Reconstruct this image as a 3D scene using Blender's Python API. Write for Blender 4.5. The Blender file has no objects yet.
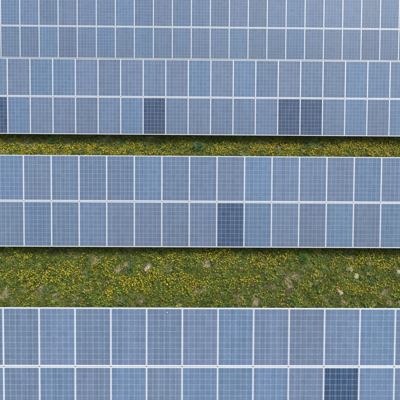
import bpy, bmesh, math, random
import numpy as np
from mathutils import Matrix, Vector

R = math.radians
scene = bpy.context.scene
COL = scene.collection

# ------------------------------------------------------------------ camera
FRONT_CLEAR = 0.42                      # lower panel edge above the ground (m)
TILT = R(34.41256)                      # slope of the panel planes
HALF = 1.6624                           # slope length of one module row (m)
MID_H = FRONT_CLEAR + HALF * math.sin(TILT)
CAM = Vector((0.0, 0.0, 11.06 + MID_H)) # drone height above the ground
PITCH, ROLL, YAW = R(57.31702), R(1.08768), R(0.93751)
FPX = 360.0                             # focal length for a picture 400 wide

fw = Vector((math.sin(YAW) * math.cos(PITCH), math.cos(YAW) * math.cos(PITCH), -math.sin(PITCH)))
rt = Vector((math.cos(YAW), -math.sin(YAW), 0.0))
up = rt.cross(fw)
r2 = math.cos(ROLL) * rt + math.sin(ROLL) * up
u2 = -math.sin(ROLL) * rt + math.cos(ROLL) * up
cam_data = bpy.data.cameras.new('camera')
cam_data.sensor_width = 36.0
cam_data.lens = FPX * 36.0 / 400.0
cam_data.clip_start = 0.1
cam_data.clip_end = 5000.0
cam = bpy.data.objects.new('camera', cam_data)
COL.objects.link(cam)
m = Matrix((r2, u2, -fw)).transposed().to_4x4()
m.translation = CAM
cam.matrix_world = m
scene.camera = cam

# ------------------------------------------------------------------ overcast sky, veiled sun, exposure
SUN_EL, SUN_AZ = R(56), R(55)          # azimuth clockwise from +y (north)
world = bpy.data.worlds.new('World')
scene.world = world
world.use_nodes = True
wn, wl = world.node_tree.nodes, world.node_tree.links
wn.clear()
sky = wn.new('ShaderNodeTexSky')
sky.sky_type = 'NISHITA'
sky.sun_disc = False
sky.sun_elevation = SUN_EL
sky.sun_rotation = SUN_AZ
sky.air_density = 1.0
sky.dust_density = 4.0
hs = wn.new('ShaderNodeHueSaturation')
hs.inputs['Saturation'].default_value = 0.45     # cloud cover takes most of the blue out
bg = wn.new('ShaderNodeBackground')
bg.inputs['Strength'].default_value = 0.15
wo = wn.new('ShaderNodeOutputWorld')
wl.new(sky.outputs[0], hs.inputs['Color'])
wl.new(hs.outputs[0], bg.inputs['Color'])
wl.new(bg.outputs[0], wo.inputs['Surface'])

sun_data = bpy.data.lights.new('sun', 'SUN')
sun_data.energy = 1.1
sun_data.angle = R(20)
sun_data.color = (1.0, 0.96, 0.9)
sun = bpy.data.objects.new('sun', sun_data)
COL.objects.link(sun)
sd = Vector((math.sin(SUN_AZ) * math.cos(SUN_EL), math.cos(SUN_AZ) * math.cos(SUN_EL), math.sin(SUN_EL)))
sun.rotation_euler = sd.to_track_quat('Z', 'Y').to_euler()
sun.location = (0, 0, 40)

vs = scene.view_settings
vs.view_transform = 'Standard'
vs.look = 'None'
vs.exposure = 0.62
vs.gamma = 1.0
vs.use_curve_mapping = False
cy_ = scene.cycles
cy_.max_bounces, cy_.diffuse_bounces, cy_.glossy_bounces, cy_.transmission_bounces = 4, 2, 2, 2
cy_.caustics_reflective = cy_.caustics_refractive = False

# ------------------------------------------------------------------ helpers
rng = np.random.default_rng(11)
random.seed(5)


def tag(o, label=None, cat=None, group=None, kind=None):
    if label: o['label'] = label
    if cat: o['category'] = cat
    if group: o['group'] = group
    if kind: o['kind'] = kind
    return o


def new_obj(name, data, parent=None):
    o = bpy.data.objects.new(name, data)
    COL.objects.link(o)
    if parent: o.parent = parent
    return o


def pixel_dir(px, py):
    return (fw + r2 * ((px - 200.0) / FPX) - u2 * ((py - 200.0) / FPX)).normalized()


def on_ground(px, py, z=0.0):
    d = pixel_dir(px, py)
    p = CAM + d * ((z - CAM.z) / d.z)
    return p


def project(P):
    """world points (n,3) -> photo coordinates; used only to pick which plants stand in view"""
    Q = P - np.array(CAM)
    d = Q @ np.array(fw)
    return 200 + FPX * (Q @ np.array(r2)) / d, 200 - FPX * (Q @ np.array(u2)) / d, d


def vnoise(x, y, seed, scale):
    """smooth 2-d value noise in 0..1"""
    x = np.asarray(x, float) / scale + 1000.0
    y = np.asarray(y, float) / scale + 1000.0
    xi, yi = np.floor(x).astype(np.int64), np.floor(y).astype(np.int64)
    fx, fy = x - xi, y - yi
    fx, fy = fx * fx * (3 - 2 * fx), fy * fy * (3 - 2 * fy)
    def h(a, b):
        n = (a * 374761393 + b * 668265263 + seed * 982451653) & 0xFFFFFFFF
        n = ((n ^ (n >> 13)) * 1274126177) & 0xFFFFFFFF
        return ((n ^ (n >> 16)) & 0xFFFF) / 65535.0
    return (h(xi, yi) * (1 - fx) + h(xi + 1, yi) * fx) * (1 - fy) + (h(xi, yi + 1) * (1 - fx) + h(xi + 1, yi + 1) * fx) * fy


def ground_z(x, y):
    near = np.clip(1.5 - np.hypot(np.asarray(x, float) / 14.0, (np.asarray(y, float) - 9.0) / 14.0), 0, 1)
    return near * (0.10 * (vnoise(x, y, 1, 1.9) - 0.5) + 0.05 * (vnoise(x, y, 2, 0.55) - 0.5))


# ------------------------------------------------------------------ materials
def mat(name):
    mt = bpy.data.materials.new(name)
    mt.use_nodes = True
    return mt, mt.node_tree.nodes, mt.node_tree.links, mt.node_tree.nodes['Principled BSDF']


def math_node(n, l, op, a, b=None):
    nd = n.new('ShaderNodeMath'); nd.operation = op
    for i, v in enumerate((a, b)):
        if v is None: continue
        if hasattr(v, 'links'): l.new(v, nd.inputs[i])
        else: nd.inputs[i].default_value = v
    return nd.outputs[0]


def mix_rgb(n, l, fac, a, b, mode='MIX'):
    nd = n.new('ShaderNodeMix'); nd.data_type = 'RGBA'; nd.blend_type = mode
    for sock, v in ((nd.inputs[0], fac), (nd.inputs[6], a), (nd.inputs[7], b)):
        if hasattr(v, 'links'): l.new(v, sock)
        elif isinstance(v, (int, float)): sock.default_value = v
        else: sock.default_value = (*v, 1.0)
    return nd.outputs[2]


def noise(n, l, vec, scale, detail=3.0, rough=0.55):
    nd = n.new('ShaderNodeTexNoise')
    nd.inputs['Scale'].default_value = scale
    nd.inputs['Detail'].default_value = detail
    nd.inputs['Roughness'].default_value = rough
    if vec is not None: l.new(vec, nd.inputs['Vector'])
    return nd.outputs[0]


def ramp(n, l, fac, lo, hi):
    nd = n.new('ShaderNodeMapRange')
    nd.inputs[1].default_value = lo; nd.inputs[2].default_value = hi
    l.new(fac, nd.inputs[0])
    return nd.outputs[0]


# --- solar cells: blue polycrystalline silicon behind glass; object colour = tint of the module
CW, CH = 0.1595, 0.1592                 # cell pitch across and along the module
def cell_material(name, mottle):
    mt, n, l, b = mat(name)
    tc = n.new('ShaderNodeTexCoord')
    oi = n.new('ShaderNodeObjectInfo')
    sep = n.new('ShaderNodeSeparateXYZ'); l.new(tc.outputs['Object'], sep.inputs[0])
    cx = math_node(n, l, 'FLOOR', math_node(n, l, 'DIVIDE', math_node(n, l, 'ADD', sep.outputs[0], CW * 3), CW))
    cy = math_node(n, l, 'FLOOR', math_node(n, l, 'DIVIDE', math_node(n, l, 'ADD', sep.outputs[1], CH * 5), CH))
    cell_id = n.new('ShaderNodeCombineXYZ')
    l.new(cx, cell_id.inputs[0]); l.new(cy, cell_id.inputs[1]); l.new(math_node(n, l, 'MULTIPLY', oi.outputs['Random'], 977.0), cell_id.inputs[2])
    wnz = n.new('ShaderNodeTexWhiteNoise'); wnz.noise_dimensions = '3D'; l.new(cell_id.outputs[0], wnz.inputs['Vector'])
    off = n.new('ShaderNodeVectorMath'); off.operation = 'MULTIPLY_ADD'
    l.new(cell_id.outputs[0], off.inputs[0]); off.inputs[1].default_value = (3.7, 5.1, 1.3); l.new(tc.outputs['Object'], off.inputs[2])
    vor = n.new('ShaderNodeTexVoronoi'); vor.inputs['Scale'].default_value = 70.0; l.new(off.outputs[0], vor.inputs['Vector'])
    grain = n.new('ShaderNodeSeparateColor'); l.new(vor.outputs['Color'], grain.inputs[0])
    v1 = math_node(n, l, 'ADD', math_node(n, l, 'MULTIPLY', wnz.outputs['Value'], mottle), 1.0 - mottle / 2)
    v2 = math_node(n, l, 'ADD', math_node(n, l, 'MULTIPLY', grain.outputs[0], 0.36), 0.82)
    # every third of a cell (between two busbars) reflects a little differently
    third = n.new('ShaderNodeCombineXYZ')
    l.new(math_node(n, l, 'FLOOR', math_node(n, l, 'DIVIDE', math_node(n, l, 'ADD', sep.outputs[0], CW * 3.1667), CW / 3)), third.inputs[0])
    l.new(math_node(n, l, 'MULTIPLY', oi.outputs['Random'], 331.0), third.inputs[2])
    wn3 = n.new('ShaderNodeTexWhiteNoise'); wn3.noise_dimensions = '3D'; l.new(third.outputs[0], wn3.inputs['Vector'])
    v3 = math_node(n, l, 'ADD', math_node(n, l, 'MULTIPLY', wn3.outputs['Value'], 0.16), 0.92)
    val = math_node(n, l, 'MULTIPLY', math_node(n, l, 'MULTIPLY', v1, v2), v3)
    base = mix_rgb(n, l, 1.0, oi.outputs['Color'], val, 'MULTIPLY')
    # hue drift of single cells between violet and teal
    base = mix_rgb(n, l, math_node(n, l, 'MULTIPLY', wnz.outputs['Color'], 0.10), base, (0.09, 0.19, 0.30))
    # three printed silver busbars down every cell
    fxn = math_node(n, l, 'FRACT', math_node(n, l, 'MULTIPLY', math_node(n, l, 'FRACT', math_node(n, l, 'DIVIDE', math_node(n, l, 'ADD', sep.outputs[0], CW * 3), CW)), 3.0))
    bus = math_node(n, l, 'LESS_THAN', math_node(n, l, 'ABSOLUTE', math_node(n, l, 'SUBTRACT', fxn, 0.5)), 0.030)
    base = mix_rgb(n, l, bus, base, (0.32, 0.36, 0.43))
    # thin uneven dust on the glass
    wob = n.new('ShaderNodeVectorMath'); wob.operation = 'ADD'
    l.new(tc.outputs['Object'], wob.inputs[0])
    rv = n.new('ShaderNodeCombineXYZ'); l.new(math_node(n, l, 'MULTIPLY', oi.outputs['Random'], 61.0), rv.inputs[2]); l.new(rv.outputs[0], wob.inputs[1])
    dust = ramp(n, l, noise(n, l, wob.outputs[0], 2.2, 5.0, 0.65), 0.35, 0.75)
    # silt that rain leaves along the lower frame, drawn out in faint streaks
    rim = ramp(n, l, sep.outputs[1], -0.55, -0.80)
    rim = math_node(n, l, 'POWER', rim, 2.5)
    squash = n.new('ShaderNodeVectorMath'); squash.operation = 'MULTIPLY'
    l.new(wob.outputs[0], squash.inputs[0]); squash.inputs[1].default_value = (22.0, 2.0, 1.0)
    streak = ramp(n, l, noise(n, l, squash.outputs[0], 1.0, 3.0), 0.3, 0.8)
    base = mix_rgb(n, l, math_node(n, l, 'ADD', math_node(n, l, 'MULTIPLY', dust, 0.09), math_node(n, l, 'MULTIPLY', math_node(n, l, 'MULTIPLY', rim, streak), 0.30)), base, (0.25, 0.25, 0.25))
    l.new(base, b.inputs['Base Color'])
    b.inputs['Roughness'].default_value = 0.32
    b.inputs['IOR'].default_value = 1.5
    return mt


M_CELL = cell_material('polycrystalline_cells', 0.14)
M_CELL_DARK = cell_material('dark_cells', 0.32)

M_BACK, n, l, b = mat('white_backsheet')
b.inputs['Base Color'].default_value = (0.68, 0.74, 0.81, 1)
b.inputs['Roughness'].default_value = 0.3

M_FRAME, n, l, b = mat('anodised_aluminium_frame')
tc = n.new('ShaderNodeTexCoord')
fn = ramp(n, l, noise(n, l, tc.outputs['Object'], 6.0, 4.0), 0.3, 0.7)
l.new(mix_rgb(n, l, fn, (0.74, 0.77, 0.80), (0.84, 0.86, 0.88)), b.inputs['Base Color'])
b.inputs['Metallic'].default_value = 0.25
b.inputs['Roughness'].default_value = 0.5

M_STEEL, n, l, b = mat('galvanised_steel')
tc = n.new('ShaderNodeTexCoord')
vs2 = n.new('ShaderNodeTexVoronoi'); vs2.inputs['Scale'].default_value = 40.0; l.new(tc.outputs['Object'], vs2.inputs['Vector'])
l.new(mix_rgb(n, l, ramp(n, l, vs2.outputs['Distance'], 0.0, 0.8), (0.42, 0.43, 0.44), (0.56, 0.57, 0.58)), b.inputs['Base Color'])
b.inputs['Metallic'].default_value = 0.5
b.inputs['Roughness'].default_value = 0.55

M_CLAMP, n, l, b = mat('weathered_clamp')
tc = n.new('ShaderNodeTexCoord')
l.new(mix_rgb(n, l, noise(n, l, tc.outputs['Object'], 60.0), (0.16, 0.13, 0.10), (0.34, 0.32, 0.29)), b.inputs['Base Color'])
b.inputs['Roughness'].default_value = 0.7

# --- ground: damp loam, moss and dry crumbly patches ("dry" attribute = where the soil lies bare)
M_GROUND, n, l, b = mat('meadow_soil')
geo = n.new('ShaderNodeNewGeometry')
at = n.new('ShaderNodeAttribute'); at.attribute_name = 'dry'
n1 = noise(n, l, geo.outputs['Position'], 1.1, 3.0, 0.6)
n2 = noise(n, l, geo.outputs['Position'], 9.0, 3.0, 0.65)
n3 = noise(n, l, geo.outputs['Position'], 55.0, 2.0, 0.6)
moss = mix_rgb(n, l, ramp(n, l, n2, 0.3, 0.7), (0.030, 0.048, 0.010), (0.080, 0.10, 0.020))
loam = mix_rgb(n, l, ramp(n, l, n3, 0.3, 0.7), (0.05, 0.038, 0.022), (0.13, 0.10, 0.06))
g = mix_rgb(n, l, ramp(n, l, n1, 0.42, 0.62), moss, loam)
drycol = mix_rgb(n, l, ramp(n, l, n3, 0.3, 0.72), (0.13, 0.105, 0.06), (0.42, 0.35, 0.24))
dm = ramp(n, l, math_node(n, l, 'ADD', at.outputs['Fac'], math_node(n, l, 'MULTIPLY', math_node(n, l, 'SUBTRACT', n2, 0.5), 0.7)), 0.35, 0.65)
g = mix_rgb(n, l, dm, g, drycol)
l.new(g, b.inputs['Base Color'])
b.inputs['Roughness'].default_value = 0.95
b.inputs['Specular IOR Level'].default_value = 0.1
bmp = n.new('ShaderNodeBump'); bmp.inputs['Strength'].default_value = 0.7; bmp.inputs['Distance'].default_value = 0.03
l.new(math_node(n, l, 'ADD', n2, math_node(n, l, 'MULTIPLY', n3, 0.5)), bmp.inputs['Height']); l.new(bmp.outputs[0], b.inputs['Normal'])


def leaf_material(name, rough=0.55, trans=0.25):
    mt, n, l, b = mat(name)
    at = n.new('ShaderNodeAttribute'); at.attribute_name = 'tint'
    l.new(at.outputs['Color'], b.inputs['Base Color'])
    b.inputs['Roughness'].default_value = rough
    b.inputs['Specular IOR Level'].default_value = 0.25
    tr = n.new('ShaderNodeBsdfTranslucent'); l.new(at.outputs['Color'], tr.inputs['Color'])
    mx = n.new('ShaderNodeMixShader'); mx.inputs[0].default_value = trans
    l.new(b.outputs[0], mx.inputs[1]); l.new(tr.outputs[0], mx.inputs[2])
    l.new(mx.outputs[0], n['Material Output'].inputs['Surface'])
    return mt


M_LEAF = leaf_material('green_blades')
M_PETAL = leaf_material('yellow_petals', 0.7, 0.12)

M_STONE, n, l, b = mat('pale_fieldstone')
tc = n.new('ShaderNodeTexCoord')
s1 = noise(n, l, tc.outputs['Object'], 9.0, 6.0, 0.6)
s2 = noise(n, l, tc.outputs['Object'], 40.0, 5.0, 0.7)
sc_ = mix_rgb(n, l, ramp(n, l, s1, 0.3, 0.7), (0.26, 0.22, 0.155), (0.48, 0.43, 0.33))
sc_ = mix_rgb(n, l, math_node(n, l, 'MULTIPLY', ramp(n, l, s2, 0.5, 0.75), 0.6), sc_, (0.13, 0.12, 0.07))
l.new(sc_, b.inputs['Base Color'])
b.inputs['Roughness'].default_value = 0.9
bmp = n.new('ShaderNodeBump'); bmp.inputs['Strength'].default_value = 0.6; bmp.inputs['Distance'].default_value = 0.01
l.new(s2, bmp.inputs['Height']); l.new(bmp.outputs[0], b.inputs['Normal'])

M_DROP, n, l, b = mat('chalky_white')
b.inputs['Base Color'].default_value = (0.82, 0.82, 0.78, 1); b.inputs['Roughness'].default_value = 0.9


# ------------------------------------------------------------------ bare / dry places of the meadow, read from the photograph (px, py, radius m)
DRY_PX = [(58, 296, .24), (4, 296, .20), (13, 303, .22), (40, 305, .14), (75, 300, .16), (95, 259, .2), (70, 253, .15), (86, 289, .14),
          (141, 299, .2), (138, 296, .16), (197, 295, .13), (186, 301, .14), (240, 297, .28), (255, 302, .22), (250, 293, .2), (205, 264, .2),
          (240, 266, .2), (303, 268, .28), (295, 276, .24), (289, 283, .2), (282, 270, .18), (315, 283, .15), (290, 297, .15), (328, 300, .2), (345, 303, .15),
          (388, 295, .26), (390, 304, .2), (352, 271, .14), (205, 290, .15), (168, 270, .18), (128, 263, .15), (118, 270, .15),
          (120, 300, .13), (130, 298, .12), (22, 290, .1), (265, 263, .15), (330, 268, .16), (8, 288, .1), (146, 268, .15), (84, 273, .13),
          (25, 142, .35), (35, 141.5, .35), (12, 141, .25), (70, 141, .3), (105, 140, .3), (150, 140.5, .3), (260, 142, .2), (345, 142, .2), (128, 154, .15)]
DRY = [(on_ground(a, c), r_) for a, c, r_ in DRY_PX]


def dryness(x, y):
    d = np.zeros_like(np.asarray(x, float))
    wob = 0.26 + 1.1 * vnoise(x, y, 21, 0.16) * (0.4 + 1.2 * vnoise(x, y, 23, 0.06))
    for p, r_ in DRY:
        q = ((x - p.x) ** 2 + (y - p.y) ** 2) / (r_ * wob) ** 2
        d = np.maximum(d, np.exp(-q * 0.7))
    d = np.maximum(d, 0.75 * np.clip((vnoise(x, y, 22, 0.34) - 0.74) * 5, 0, 1))
    return d


# ------------------------------------------------------------------ ground: one sheet to the horizon
def axis(lo, hi, step, far):
    core = np.arange(lo, hi + step * .5, step)
    out, s, v = [], step, core[-1]
    while v < far:
        s *= 1.5; v += s; out.append(v)
    o2, s, v = [], step, core[0]
    while v > -far:
        s *= 1.5; v -= s; o2.append(v)
    return np.array(o2[::-1] + list(core) + out)


gx, gy = axis(-13, 13, 0.10, 3000), axis(-1.0, 22, 0.10, 3000)
X, Y = np.meshgrid(gx, gy)
V = np.stack([X.ravel(), Y.ravel(), ground_z(X.ravel(), Y.ravel())], 1)
nx, ny = len(gx), len(gy)
ii = (np.arange(ny - 1)[:, None] * nx + np.arange(nx - 1)[None, :]).ravel()
F = np.stack([ii, ii + 1, ii + nx + 1, ii + nx], 1)
me = bpy.data.meshes.new('ground')
me.from_pydata(V.tolist(), [], F.tolist())
a = me.attributes.new('dry', 'FLOAT', 'POINT')
a.data.foreach_set('value', dryness(V[:, 0], V[:, 1]).astype(np.float32))
me.polygons.foreach_set('use_smooth', np.ones(len(F), bool))
me.materials.append(M_GROUND)
tag(new_obj('ground', me), kind='structure')


# ------------------------------------------------------------------ module meshes (shared)
def boxes_mesh(name, boxes, material, bevel=0.0):
    bm = bmesh.new()
    for (x0, x1, y0, y1, z0, z1) in boxes:
        r_ = bmesh.ops.create_cube(bm, size=1.0)
        bmesh.ops.scale(bm, vec=(x1 - x0, y1 - y0, z1 - z0), verts=r_['verts'])
        bmesh.ops.translate(bm, vec=((x0 + x1) / 2, (y0 + y1) / 2, (z0 + z1) / 2), verts=r_['verts'])
    if bevel:
        bmesh.ops.bevel(bm, geom=bm.edges[:], offset=bevel, segments=1, affect='EDGES')
    me = bpy.data.meshes.new(name)
    bm.to_mesh(me); bm.free()
    me.materials.append(material)
    return me


MW, ML, GAP = 0.9955, 1.6500, 0.0235     # module width, length, gap between upper and lower row
FRW = 0.0150                             # visible flange of the frame
hx, hy = MW / 2, ML / 2
ME_FRAME = boxes_mesh('frame', [(-hx, -hx + FRW, -hy, hy, -.036, 0), (hx - FRW, hx, -hy, hy, -.036, 0),
                                (-hx + FRW, hx - FRW, hy - FRW, hy, -.036, -.0003), (-hx + FRW, hx - FRW, -hy, -hy + FRW, -.036, -.0003)], M_FRAME)
ME_BACK = boxes_mesh('backsheet', [(-hx + FRW - .001, hx - FRW + .001, -hy + FRW - .001, hy - FRW + .001, -.0085, -.0045)], M_BACK)
bm = bmesh.new()
CG = 0.0022                              # half of the white joint between two cells
for i in range(6):
    for j in range(10):
        x0, x1 = (i - 3) * CW + CG, (i - 2) * CW - CG
        y0, y1 = (j - 5) * CH + CG, (j - 4) * CH - CG
        c = 0.006
        bm.faces.new([bm.verts.new((px, py, -.003)) for px, py in
                      ((x0 + c, y0), (x1 - c, y0), (x1, y0 + c), (x1, y1 - c), (x1 - c, y1), (x0 + c, y1), (x0, y1 - c), (x0, y0 + c))])
ME_CELL = bpy.data.meshes.new('cell_grid')
bm.to_mesh(ME_CELL); bm.free(); ME_CELL.materials.append(M_CELL)
ME_CLAMP = boxes_mesh('clamp', [(-.020, .020, -.011, .011, -.02, -.004), (-.007, .007, -.007, .007, -.004, .003)], M_CLAMP, 0.002)

TINT = {'N': (0.119, 0.188, 0.303), 'B': (0.111, 0.196, 0.326), 'P': (0.125, 0.184, 0.294), 'T': (0.110, 0.200, 0.320), 'D': (0.024, 0.060, 0.142), 'E': (0.003, 0.044, 0.124)}

# row: (x of divider 0, y, height offset of its middle seam), indices built, tints of the upper and the lower module row from index -3 on
ROWS = [
    dict(o=(-10.33683, 17.91082, 0.000), n=(-3, 25), up='NPBBNNPNNBNPNNNPPNBNNNPBNNPB', lo='BNPNNBPNBNTNNPNTNNBNPNPNBPNB',
         label='farthest solar table, pale blue modules cut off at the top edge of the photo'),
    dict(o=(-8.40737, 12.48670, 0.044), n=(-3, 21), up='NPNPBBPPPNPBPBNPNNBBNNPB', lo='NPDBPPPNBDNPNNNDDNBPBNPN',
         label='solar table with two adjoining dark navy modules, directly behind the narrow flower strip'),
    dict(o=(-6.27292, 7.01693, 0.000), n=(-3, 17), up='PNBPNNNBNNPBNNPBNBPN', lo='NPNBNNPPPPDBPPTPTNPB',
         label='solar table between the two flower strips with one dark module in its lower row'),
    dict(o=(-5.38896, 1.52314, 0.000), n=(-3, 15), up='NBNNNNNNPBPPNBNPBN', lo='PNNNBPBPBBBPEBNBPN',
         label='nearest solar table with the largest modules along the bottom of the photo'),
]
ME_POST = {}
for r_i, row in enumerate(ROWS):
    ox, oy, dz = row['o']
    k0, k1 = row['n']
    root = bpy.data.objects.new('solar_table', None)
    COL.objects.link(root)
    root.location = (ox, oy, 0)
    root.empty_display_size = 0.4
    tag(root, row['label'], 'solar table', 'rows of ground mounted solar tables')
    zc = MID_H + dz
    Rm = Matrix.Rotation(TILT, 4, 'X')

    def local(x, s, h=0.0):
        """point on the panel plane: s metres up the slope from the middle seam, h metres off the glass"""
        return Vector((x, s * math.cos(TILT) - h * math.sin(TILT), zc + s * math.sin(TILT) + h * math.cos(TILT)))
    for half, codes in ((1, row['up']), (-1, row['lo'])):
        for k in range(k0, k1):
            code = codes[(k - k0) % len(codes)]
            # rests on its rails with the small unevenness of real mounting
            p = local(k + 0.5, half * (GAP / 2 + hy), random.uniform(-.002, .002))
            mod = new_obj('solar_module', ME_FRAME, root)
            mod.matrix_local = Matrix.Translation(p) @ Rm @ Matrix.Rotation(random.uniform(-.0009, .0009), 4, 'Z') @ Matrix.Rotation(random.uniform(-.003, .003), 4, 'Y')
            if code in 'DE':
                tag(mod, 'dark navy module among pale blue neighbours')
            new_obj('backsheet', ME_BACK, mod)
            cg = new_obj('cell_grid', ME_CELL, mod)
            tag(cg, kind='stuff')
            if code in 'DE':
                cg.material_slots[0].link = 'OBJECT'
                cg.material_slots[0].material = M_CELL_DARK
            t = np.array(TINT[code]) * (1 + random.uniform(-.07, .07) * (2.5 if code == 'D' else 1)) * (1 + np.random.default_rng(r_i * 1000 + (k + 9) * 7 + half).uniform(-.015, .015, 3))
            cg.color = (*t, 1.0)
    # clamps in the seam between the upper and the lower modules
    for k in range(k0, k1 + 1):
        c = new_obj('clamp', ME_CLAMP, root)
        c.matrix_local = Matrix.Translation(local(k, 0.0, -.001)) @ Rm
    # substructure: rails along the row, rafters up the slope, rammed posts
    xa, xb = k0 - 0.08, k1 + 0.08
    for s in (-1.28, -0.42, 0.0, 0.42, 1.28):
        wid = 0.03 if s else 0.028
        if s: me = boxes_mesh('rail', [(xa, xb, -wid, wid, -.030, .030)], M_STEEL)
        else: me = boxes_mesh('rail', [(xa, xb, -.0095, .0095, -.030, .052)], M_FRAME)   # spine that closes the middle seam
        o = new_obj('rail', me, root)
        o.matrix_local = Matrix.Translation(local(0, s, -.070)) @ Rm
    me_raf = boxes_mesh('rafter', [(-.035, .035, -1.45, 1.45, -.05, .05)], M_STEEL)
    posts = {}
    for s in (-0.95, 0.95):
        top = local(0, s, -.205).z
        posts[s] = boxes_mesh('post', [(-.05, -.044, -.06, .06, -.3, top), (.044, .05, -.06, .06, -.3, top), (-.044, .044, -.004, .004, -.3, top)], M_STEEL)
    for x in np.arange(k0 + 1.0, k1, 3.0):
        o = new_obj('rafter', me_raf, root)
        o.matrix_local = Matrix.Translation(local(x, 0, -.155)) @ Rm
        for s in (-0.95, 0.95):
            p = local(x, s, -.2)
            o = new_obj('post', posts[s], root)
            o.location = (p.x, p.y, 0)


# ------------------------------------------------------------------ meadow
def build_leaves(name, base, yaw, lean, length, width, curl, tint, material, shape='blade', parent=None):
    """every leaf is a folded strip of 5 vertices (blade) or 7 (broad); one mesh"""
    N = len(yaw)
    d = np.stack([np.cos(yaw), np.sin(yaw), np.zeros(N)], 1)
    s = np.stack([-np.sin(yaw), np.cos(yaw), np.zeros(N)], 1)
    z = np.array([0, 0, 1.0])
    def pt(t):
        a1 = lean + curl * t * .5
        return base + (d * np.sin(a1)[:, None] + z * np.cos(a1)[:, None]) * (length * t)[:, None]
    one = np.ones(N)
    if shape == 'blade':
        m_, t_ = pt(one * .55), pt(one)
        w = width[:, None] * .5
        VV = np.stack([base - s * w * .8, base + s * w * .8, m_ + s * w, m_ - s * w, t_], 1).reshape(-1, 3)
        fo = [[0, 1, 2, 3], [3, 2, 4]]
        nv = 5
    else:
        m1, m2, t_ = pt(one * .4), pt(one * .75), pt(one)
        w = width[:, None] * .5
        VV = np.stack([base - s * w * .25, base + s * w * .25, m1 + s * w * .8, m1 - s * w * .8, m2 + s * w, m2 - s * w, t_], 1).reshape(-1, 3)
        fo = [[0, 1, 2, 3], [3, 2, 4, 5], [5, 4, 6]]
        nv = 7
    st = np.arange(N) * nv
    loops, starts, totals = [], [], []
    per = sum(len(f_) for f_ in fo)
    L = np.concatenate([st[:, None] + np.array(f_)[None, :] for f_ in fo], 1).ravel()
    tot = np.tile([len(f_) for f_ in fo], N)
    beg = np.concatenate([[0], np.cumsum(tot)[:-1]])
    me = bpy.data.meshes.new(name)
    me.vertices.add(len(VV)); me.vertices.foreach_set('co', VV.astype(np.float32).ravel())
    me.loops.add(len(L)); me.loops.foreach_set('vertex_index', L.astype(np.int32))
    me.polygons.add(len(tot)); me.polygons.foreach_set('loop_start', beg.astype(np.int32)); me.polygons.foreach_set('loop_total', tot.astype(np.int32))
    me.update(calc_edges=True)
    ca = me.attributes.new('tint', 'FLOAT_COLOR', 'POINT')
    col = np.ones((len(VV), 4), np.float32); col[:, :3] = np.repeat(tint, nv, 0)
    ca.data.foreach_set('color', col.ravel())
    me.materials.append(material)
    return me


def hue_mix(x, y, N):
    """leaf colours of the meadow: grass green, yellow green, dark weeds, straw"""
    pal = np.array([(0.125, 0.182, 0.025), (0.215, 0.235, 0.030), (0.054, 0.106, 0.018), (0.40, 0.34, 0.17), (0.170, 0.176, 0.038)])
    w = np.stack([0.6 + vnoise(x, y, 31, .5), 0.35 + 1.2 * vnoise(x, y, 32, .35), 0.9 * vnoise(x, y, 33, .6) + .15,
                  0.04 + 0.55 * dryness(x, y), 0.35 * np.ones(N)], 1)
    c = np.cumsum(w / w.sum(1, keepdims=True), 1)
    k = (rng.random(N)[:, None] > c).sum(1).clip(0, 4)
    return pal[k] * rng.uniform(.72, 1.3, N)[:, None] * rng.uniform(.93, 1.07, (N, 3)), k


# meadow zones (x0, x1, y0, y1): the two strips between the tables with the ground just under their edges
edge = HALF * math.cos(TILT)
Z_FRONT = (-9.0, 9.0, ROWS[3]['o'][1] + 0.6, ROWS[2]['o'][1] - edge + 0.9)
Z_BACK = (-12.0, 12.0, ROWS[2]['o'][1] + 0.6, ROWS[1]['o'][1] - edge + 1.0)
ZONES = [Z_FRONT, Z_BACK]


def scatter(zone, per_m2):
    x0, x1, y0, y1 = zone
    N = int((x1 - x0) * (y1 - y0) * per_m2)
    return rng.uniform(x0, x1, N), rng.uniform(y0, y1, N)


def under_table(x, y):
    """how far below a table (metres behind its front edge): little grows there"""
    u = np.zeros_like(x)
    for row in ROWS:
        u = np.maximum(u, np.where(y < row['o'][1] + edge, y - (row['o'][1] - edge), 0))
    return u


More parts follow.
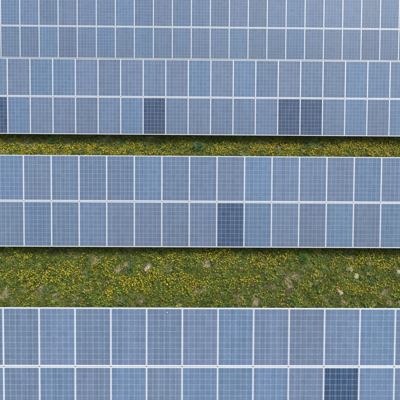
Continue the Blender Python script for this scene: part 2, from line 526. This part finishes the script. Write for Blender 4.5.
def meadow(zone, label_grass):
    # grass blades, growing in tufts
    x, y = scatter(zone, 3000)
    tuft = np.clip((vnoise(x, y, 41, .13) * .65 + vnoise(x, y, 42, .3) * .35 - .28) * 2.6, 0, 1)
    dens = (0.10 + 1.05 * tuft) * (1 - 0.58 * dryness(x, y)) * np.clip(1.05 - 1.3 * under_table(x, y), .12, 1)
    k = rng.random(len(x)) < dens
    x, y, tuft = x[k], y[k], tuft[k]; N = len(x)
    tint, kind = hue_mix(x, y, N)
    ln = rng.uniform(.05, .13, N) * (0.5 + 1.0 * tuft)
    ut = under_table(x, y)
    stalk = rng.random(N) < .006 + .05 * ((ut > .02) & (ut < .45)) + .02 * (vnoise(x, y, 47, .5) > .68)
    ln = np.where(stalk, rng.uniform(.16, .30, N), ln)
    tint = np.where((stalk & (rng.random(N) < .45))[:, None], np.array([.38, .33, .18]) * rng.uniform(.7, 1.1, N)[:, None], tint)
    base = np.stack([x, y, ground_z(x, y) - .005], 1)
    me = build_leaves('grass', base, rng.uniform(0, 2 * np.pi, N), rng.uniform(.15, 1.2, N), ln, rng.uniform(.006, .013, N), rng.uniform(.2, 1.3, N), tint, M_LEAF)
    tag(new_obj('grass', me), label_grass, 'grass', kind='stuff')
    # low broad leaves: clover, plantain, dandelion rosettes (leaves leave a common crown)
    x0, y0 = scatter(zone, 150)
    dens = (0.10 + 1.1 * vnoise(x0, y0, 51, .33)) * (1 - 0.75 * dryness(x0, y0)) * np.clip(1.0 - 1.4 * under_table(x0, y0), .06, 1)
    k = rng.random(len(x0)) < dens
    x0, y0 = x0[k], y0[k]
    nl = 9
    pal = np.array([(0.110, 0.190, 0.027), (0.180, 0.235, 0.031), (0.064, 0.135, 0.028), (0.240, 0.260, 0.040)])
    ptint = pal[rng.integers(0, 4, len(x0))] * rng.uniform(.6, 1.35, len(x0))[:, None]
    size = rng.uniform(.5, 1.25, len(x0))
    x = np.repeat(x0, nl); y = np.repeat(y0, nl); N = len(x)
    size = np.repeat(size, nl); tint = np.repeat(ptint, nl, 0) * rng.uniform(.75, 1.25, N)[:, None]
    yaw = rng.uniform(0, 2 * np.pi, N)
    base = np.stack([x + .012 * np.cos(yaw), y + .012 * np.sin(yaw), ground_z(x, y) + rng.uniform(0, .05, N)], 1)
    me = build_leaves('broad_leaves', base, yaw, rng.uniform(.6, 1.5, N), rng.uniform(.05, .11, N) * size, rng.uniform(.018, .036, N) * size,
                      rng.uniform(0, .6, N), tint, M_LEAF, 'broad')
    return new_obj('broad_leaves', me)


lv = meadow(Z_FRONT, 'green and straw coloured grass in the wide strip before the nearest table')
tag(lv, 'low broad weed leaves between the grass of the wide strip', 'weeds', kind='stuff')
lv = meadow(Z_BACK, 'dark green grass in the narrow strip between the two middle tables')
tag(lv, 'low broad weed leaves between the grass of the narrow strip', 'weeds', kind='stuff')

# --- dandelions ------------------------------------------------------------
# flower drifts seen in the photograph (px, py, sx, sy, weight)
DRIFT = [(10, 278, 14, 6, 1.4), (30, 280, 14, 7, 1.6), (58, 276, 10, 8, 1.4), (20, 257, 12, 5, .8), (50, 258, 7, 3, .7), (72, 274, 8, 4, 1.5), (70, 288, 8, 8, .7),
         (100, 264, 14, 7, .8), (95, 284, 16, 10, .9), (117, 284, 12, 6, 1.4), (129, 282, 8, 4, 1.5), (100, 296, 18, 6, .7), (140, 278, 9, 6, 1.1), (160, 272, 14, 10, .9),
         (172, 259, 14, 5, .8), (185, 284, 16, 8, 1.1), (194, 285, 5, 4, 1.6), (165, 292, 18, 7, .8), (212, 259, 9, 7, 1.5), (226, 262, 9, 9, 1.9), (229, 282, 9, 6, 1.4), (217, 296, 12, 4, .8),
         (255, 262, 9, 8, .8), (256, 278, 9, 5, 1.1), (268, 276, 5, 5, 1.3), (284, 259, 8, 4, 1.1), (266, 262, 6, 5, .8), (284, 289, 10, 6, .6), (315, 275, 3.5, 3, 1.5), (322, 282, 5, 3, 1.4), (306, 286, 4, 3, 1.2), (300, 301, 14, 4, .5),
         (335, 262, 12, 6, .6), (338, 284, 7, 5, 1.2), (360, 262, 10, 5, .7), (373, 259, 8, 4, 1.8), (385, 266, 6, 4, 1.8), (396, 260, 6, 5, 1.7), (356, 290, 5, 4, 1.7), (369, 293, 6, 4, 1.3), (350, 303, 8, 3, .7), (395, 284, 5, 6, .7), (382, 285, 5, 4, .8),
         (15, 300, 20, 4, .35), (320, 296, 20, 6, .45), (40, 297, 9, 6, .4)]
DRIFT2 = [(35, 149, 30, 4.5, 2.6), (8, 147, 10, 6, 1.8), (75, 150, 20, 3.8, 2.4), (110, 151, 25, 3.2, 1.6), (155, 149, 20, 4, 1.6), (178, 147, 10, 4, 1.2), (168, 151, 12, 3, 1.2), (222, 150, 9, 4, 1.9), (240, 152, 9, 3, 1.4),
          (275, 147, 14, 5, 1.6), (295, 151, 20, 4, 2.0), (320, 152, 14, 3.5, 1.8), (345, 147, 14, 5, 1.8), (370, 152, 18, 4, 2.6), (392, 147, 12, 5, 1.5), (260, 151, 10, 4, 1.5)]


def flower_density(x, y, drift, floor):
    P = np.stack([x, y, np.full_like(x, .06)], 1)
    u, v, _ = project(P)
    d = np.full_like(x, floor)
    for cx_, cy_, sx, sy, w in drift:
        d += w * np.exp(-.5 * (((u - cx_) / sx) ** 2 + ((v - cy_) / sy) ** 2))
    far = (u < 0) | (u > 400)
    return np.where(far, np.maximum(d, .5 + floor), d)


def flower_mesh(name, base, head, lean_az, lean, hgt, rad, tint):
    """dandelions: a thin stem, a ragged ring of ray petals and a domed centre; base (n,3)"""
    N = len(hgt)
    np_ = 14
    ang = np.arange(np_) / np_ * 2 * np.pi
    ax = np.stack([np.cos(lean_az) * np.sin(lean), np.sin(lean_az) * np.sin(lean), np.cos(lean)], 1)
    e1 = np.cross(ax, np.array([0.31, 0.95, 0.02])); e1 /= np.linalg.norm(e1, axis=1, keepdims=True)
    e2 = np.cross(ax, e1)
    top = base + ax * hgt[:, None]
    rot = rng.uniform(0, 6.28, N)
    verts, cols = [], []
    for j in range(np_):
        rr = rad * np.where(j % 2 == 0, 1.0, .70) * rng.uniform(.9, 1.1, N)
        a_ = ang[j] + rot
        verts.append(top + (e1 * np.cos(a_)[:, None] + e2 * np.sin(a_)[:, None]) * rr[:, None] - ax * (rad * .12)[:, None] * (1 if j % 2 == 0 else 0))
        cols.append(tint)
    n2 = 7
    for j in range(n2):
        a_ = j / n2 * 2 * np.pi + rot
        verts.append(top + (e1 * np.cos(a_)[:, None] + e2 * np.sin(a_)[:, None]) * (rad * .45)[:, None] + ax * (rad * .22)[:, None])
        cols.append(tint * np.array([1.0, .90, .8]))
    verts.append(top + ax * (rad * .30)[:, None]); cols.append(tint * np.array([.95, .78, .7]))
    g_ = np.tile(np.array([.11, .14, .04]), (N, 1))
    sw = .0022
    for q, (pp, s_) in enumerate(((base, -1), (base, 1), (top - ax * .004, 1), (top - ax * .004, -1))):
        verts.append(pp + e1 * sw * s_); cols.append(g_)
    c0, apex, s0 = np_, np_ + n2, np_ + n2 + 1
    fo = []
    for j in range(n2):
        i0, i1, i2 = 2 * j, 2 * j + 1, (2 * j + 2) % np_
        fo += [[c0 + j, i0, i1], [c0 + j, i1, c0 + (j + 1) % n2], [c0 + (j + 1) % n2, i1, i2]]
        fo += [[apex, c0 + j, c0 + (j + 1) % n2]]
    nf = len(fo)
    fo = np.array(fo)
    quad = np.array([s0, s0 + 1, s0 + 2, s0 + 3])
    nv = s0 + 4
    VV = np.stack(verts, 1).reshape(-1, 3)
    CC = np.stack(cols, 1).reshape(-1, 3)
    st = np.arange(N) * nv
    L = np.concatenate([(st[:, None, None] + fo[None]).reshape(N, -1), st[:, None] + quad[None]], 1).ravel()
    tot = np.tile([3] * nf + [4], N)
    beg = np.concatenate([[0], np.cumsum(tot)[:-1]])
    me = bpy.data.meshes.new(name)
    me.vertices.add(len(VV)); me.vertices.foreach_set('co', VV.astype(np.float32).ravel())
    me.loops.add(len(L)); me.loops.foreach_set('vertex_index', L.astype(np.int32))
    me.polygons.add(len(tot)); me.polygons.foreach_set('loop_start', beg.astype(np.int32)); me.polygons.foreach_set('loop_total', tot.astype(np.int32))
    me.update(calc_edges=True)
    ca = me.attributes.new('tint', 'FLOAT_COLOR', 'POINT')
    col = np.ones((len(VV), 4), np.float32); col[:, :3] = CC
    ca.data.foreach_set('color', col.ravel())
    me.materials.append(M_PETAL)
    return me


YEL = np.array([(0.80, 0.64, 0.014), (0.76, 0.52, 0.012), (0.80, 0.70, 0.03)])


def flowers(zone, drift, floor, per_m2):
    x, y = scatter(zone, per_m2)
    d = flower_density(x, y, drift, floor) * (0.22 + 1.8 * np.clip((vnoise(x, y, 61, .30) * .6 + vnoise(x, y, 62, .12) * .4 - .33) * 3.2, 0, 1)) * (1 - .8 * dryness(x, y)) * np.clip(1 - 2.2 * under_table(x, y), 0, 1)
    k = rng.random(len(x)) < d ** 1.25 * .34
    return x[k], y[k]


xf, yf = flowers(Z_FRONT, DRIFT, .17, 540)
xb_, yb_ = flowers(Z_BACK, DRIFT2, .12, 520)
# the 300 that show largest become single plants, the rest is one drift per strip
P = np.stack([xf, yf, np.full_like(xf, .08)], 1)
u, v, dep = project(P)
score = np.where((u > 2) & (u < 398) & (v < 305) & (v > 252), dep, 1e9)
pick = np.argsort(score)[:300]
rest = np.setdiff1d(np.arange(len(xf)), pick)


def flower_params(N):
    return dict(lean_az=rng.uniform(0, 6.28, N), lean=rng.uniform(0, .7, N), hgt=rng.uniform(.05, .14, N), rad=np.where(rng.random(N) < .2, rng.uniform(.007, .012, N), rng.uniform(.012, .0215, N)),
                tint=YEL[rng.integers(0, 3, N)] * rng.uniform(.5, 1.1, N)[:, None])


def at_ground(x, y):
    return np.stack([x, y, ground_z(x, y)], 1)


N = len(rest)
tag(new_obj('dandelion_drift', flower_mesh('dandelion_drift', at_ground(xf[rest], yf[rest]), None, **flower_params(N))),
    'yellow dandelion flowers spread through the wide grass strip', 'dandelions', kind='stuff')
N = len(xb_)
tag(new_obj('dandelion_drift', flower_mesh('dandelion_drift', at_ground(xb_, yb_), None, **flower_params(N))),
    'dense yellow dandelion flowers filling the narrow strip between the middle tables', 'dandelions', kind='stuff')
variants = [flower_mesh('dandelion', np.zeros((1, 3)), None, **flower_params(1)) for _ in range(12)]
for q, i in enumerate(pick):
    o = new_obj('dandelion', variants[q % 12])
    o.location = (xf[i], yf[i], float(ground_z(xf[i], yf[i])))
    o.rotation_euler = (0, 0, random.uniform(0, 6.28))
    tag(o, 'single yellow dandelion growing in the half of the wide strip nearest the front table', 'dandelion', 'dandelions near the front table')


# --- bigger weeds that stand out -------------------------------------------
def weed(name, px, py, radius, height, nleaf, pal, width, label, cat, lean=(.2, 1.3), broad=True, nstem=1):
    p = on_ground(px, py, height * .35)
    bx, by = p.x, p.y
    N = nleaf
    rr = radius * np.sqrt(rng.random(N)) * .55
    aa = rng.uniform(0, 6.28, N)
    base = np.stack([rr * np.cos(aa), rr * np.sin(aa), rng.uniform(0, height * .45, N) * (1 - rr / radius)], 1)
    yaw = aa + rng.uniform(-1.6, 1.6, N)
    pal = np.array(pal)
    tint = pal[rng.integers(0, len(pal), N)] * rng.uniform(.7, 1.3, N)[:, None]
    me = build_leaves(name, base, yaw, rng.uniform(*lean, N), rng.uniform(.5, 1.0, N) * max(radius, height) * .75, rng.uniform(.7, 1.3, N) * width,
                      rng.uniform(.2, 1.0, N), tint, M_LEAF, 'broad' if broad else 'blade')
    o = new_obj(name, me)
    o.location = (bx, by, float(ground_z(bx, by)))
    tag(o, label, cat)
    return o


TEAL = [(0.090, 0.180, 0.060), (0.055, 0.125, 0.040), (0.16, 0.25, 0.11)]
GRN = [(0.090, 0.220, 0.045), (0.13, 0.27, 0.05), (0.065, 0.16, 0.045)]
weed('grass_tussock', 303, 259, .20, .26, 420, GRN, .010, 'tall dense green grass tussock near the edge of the middle table, right of centre', 'grass tussock', (.05, 1.0), False)
weed('thistle', 198, 147, .30, .28, 230, TEAL, .032, 'large blue green thistle in the middle of the narrow flower strip', 'thistle')
weed('thistle', 45, 277, .15, .14, 110, TEAL, .022, 'blue green thistle among dandelions at the left of the wide strip', 'thistle')
weed('thistle', 48, 289, .16, .13, 110, TEAL, .022, 'blue green thistle just below another one at the left of the wide strip', 'thistle')
weed('thistle', 373, 282, .17, .12, 110, TEAL, .024, 'blue green thistle below the pale stones at the right of the wide strip', 'thistle')
weed('thistle', 241, 264, .14, .12, 90, TEAL, .022, 'blue green thistle right of the densest dandelion drift in the wide strip', 'thistle')
weed('leafy_weed', 213, 278, .15, .12, 90, [(0.07, .17, .04), (.05, .13, .035)], .026, 'bright green leafy weed under the densest dandelion drift', 'weed')
weed('leafy_weed', 293, 302, .18, .12, 110, GRN, .024, 'green leafy weed at the top edge of the nearest table, right of centre', 'weed')
weed('leafy_weed', 312, 146, .22, .20, 150, TEAL, .028, 'blue green leafy weed in the right half of the narrow strip', 'weed')
weed('leafy_weed', 131, 263, .13, .10, 70, [(0.13, .20, .10), (.09, .15, .07)], .028, 'pale green leafy weed left of centre in the wide strip', 'weed')
weed('grass_tussock', 51, 141, .26, .24, 260, GRN, .010, 'dark green grass tussock at the left end of the narrow strip, near the far table', 'grass tussock', (.05, 1.0), False)
weed('leafy_weed', 124, 301, .15, .12, 90, TEAL, .024, 'blue green leafy weed left of centre at the top edge of the nearest table', 'weed')


# --- pale stones lying in the grass ----------------------------------------
def stone(px, py, sx, sy, sz, label, seed):
    p = on_ground(px, py, sz * .4)
    bm = bmesh.new()
    bmesh.ops.create_icosphere(bm, subdivisions=3, radius=1.0)
    rs = np.random.default_rng(seed)
    planes = rs.normal(size=(9, 3)); planes /= np.linalg.norm(planes, axis=1, keepdims=True)
    cut = rs.uniform(.55, .9, 9)
    for vtx in bm.verts:
        c = np.array(vtx.co)
        for q, lim in zip(planes, cut):          # chip flat facets off the ball
            e = c @ q - lim
            if e > 0: c = c - q * e
        c = c * (1 + .14 * (rs.random() - .5))
        vtx.co = Vector((c[0] * sx * 1.35, c[1] * sy * 1.3, c[2] * sz))
    me = bpy.data.meshes.new('stone')
    bm.to_mesh(me); bm.free()
    me.materials.append(M_STONE)
    o = new_obj('stone', me)
    o.location = (p.x, p.y, float(ground_z(p.x, p.y)) + sz * .02)
    o.rotation_euler = (0, 0, seed)
    tag(o, label, 'stone', 'pale stones in the wide strip')


stone(146, 269, .11, .085, .07, 'pale beige stone left of centre in the upper half of the wide strip', 1)
stone(86, 273, .075, .045, .05, 'small white stone beside a dandelion drift in the left half of the wide strip', 2)
stone(350, 269, .12, .085, .06, 'yellowish stone, topmost of the three stones close together at the right', 3)
stone(356.5, 276, .095, .08, .07, 'grey white stone, lowest of the three stones close together at the right', 4)
stone(367.5, 273, .085, .065, .06, 'pale stone, rightmost of the three stones close together at the right', 5)
stone(339.5, 292, .11, .085, .08, 'pale stone alone in the lower right part of the wide strip', 6)
stone(398.5, 272, .09, .08, .06, 'pinkish white stone at the right edge of the wide strip', 7)

# --- bird dropping on a front module ---------------------------------------
nrm = Vector((0, -math.sin(TILT), math.cos(TILT)))
p0 = Vector((0, ROWS[3]['o'][1], MID_H))
d = pixel_dir(167, 312.3)
hit = CAM + d * ((p0 - CAM).dot(nrm) / d.dot(nrm))
bm = bmesh.new()
cv = bm.verts.new((0, 0, .003))
ring = [bm.verts.new((.019 * random.uniform(.6, 1.25) * math.cos(q), .016 * random.uniform(.6, 1.25) * math.sin(q), 0)) for q in np.linspace(0, 2 * np.pi, 14, endpoint=False)]
for q in range(14):
    bm.faces.new((cv, ring[q], ring[(q + 1) % 14]))
me = bpy.data.meshes.new('bird_dropping')
bm.to_mesh(me); bm.free(); me.materials.append(M_DROP)
o = new_obj('bird_dropping', me)
o.matrix_world = Matrix.Translation(hit + nrm * .0015) @ Matrix.Rotation(TILT, 4, 'X')
tag(o, 'small white bird dropping on an upper module of the nearest table', 'bird dropping')
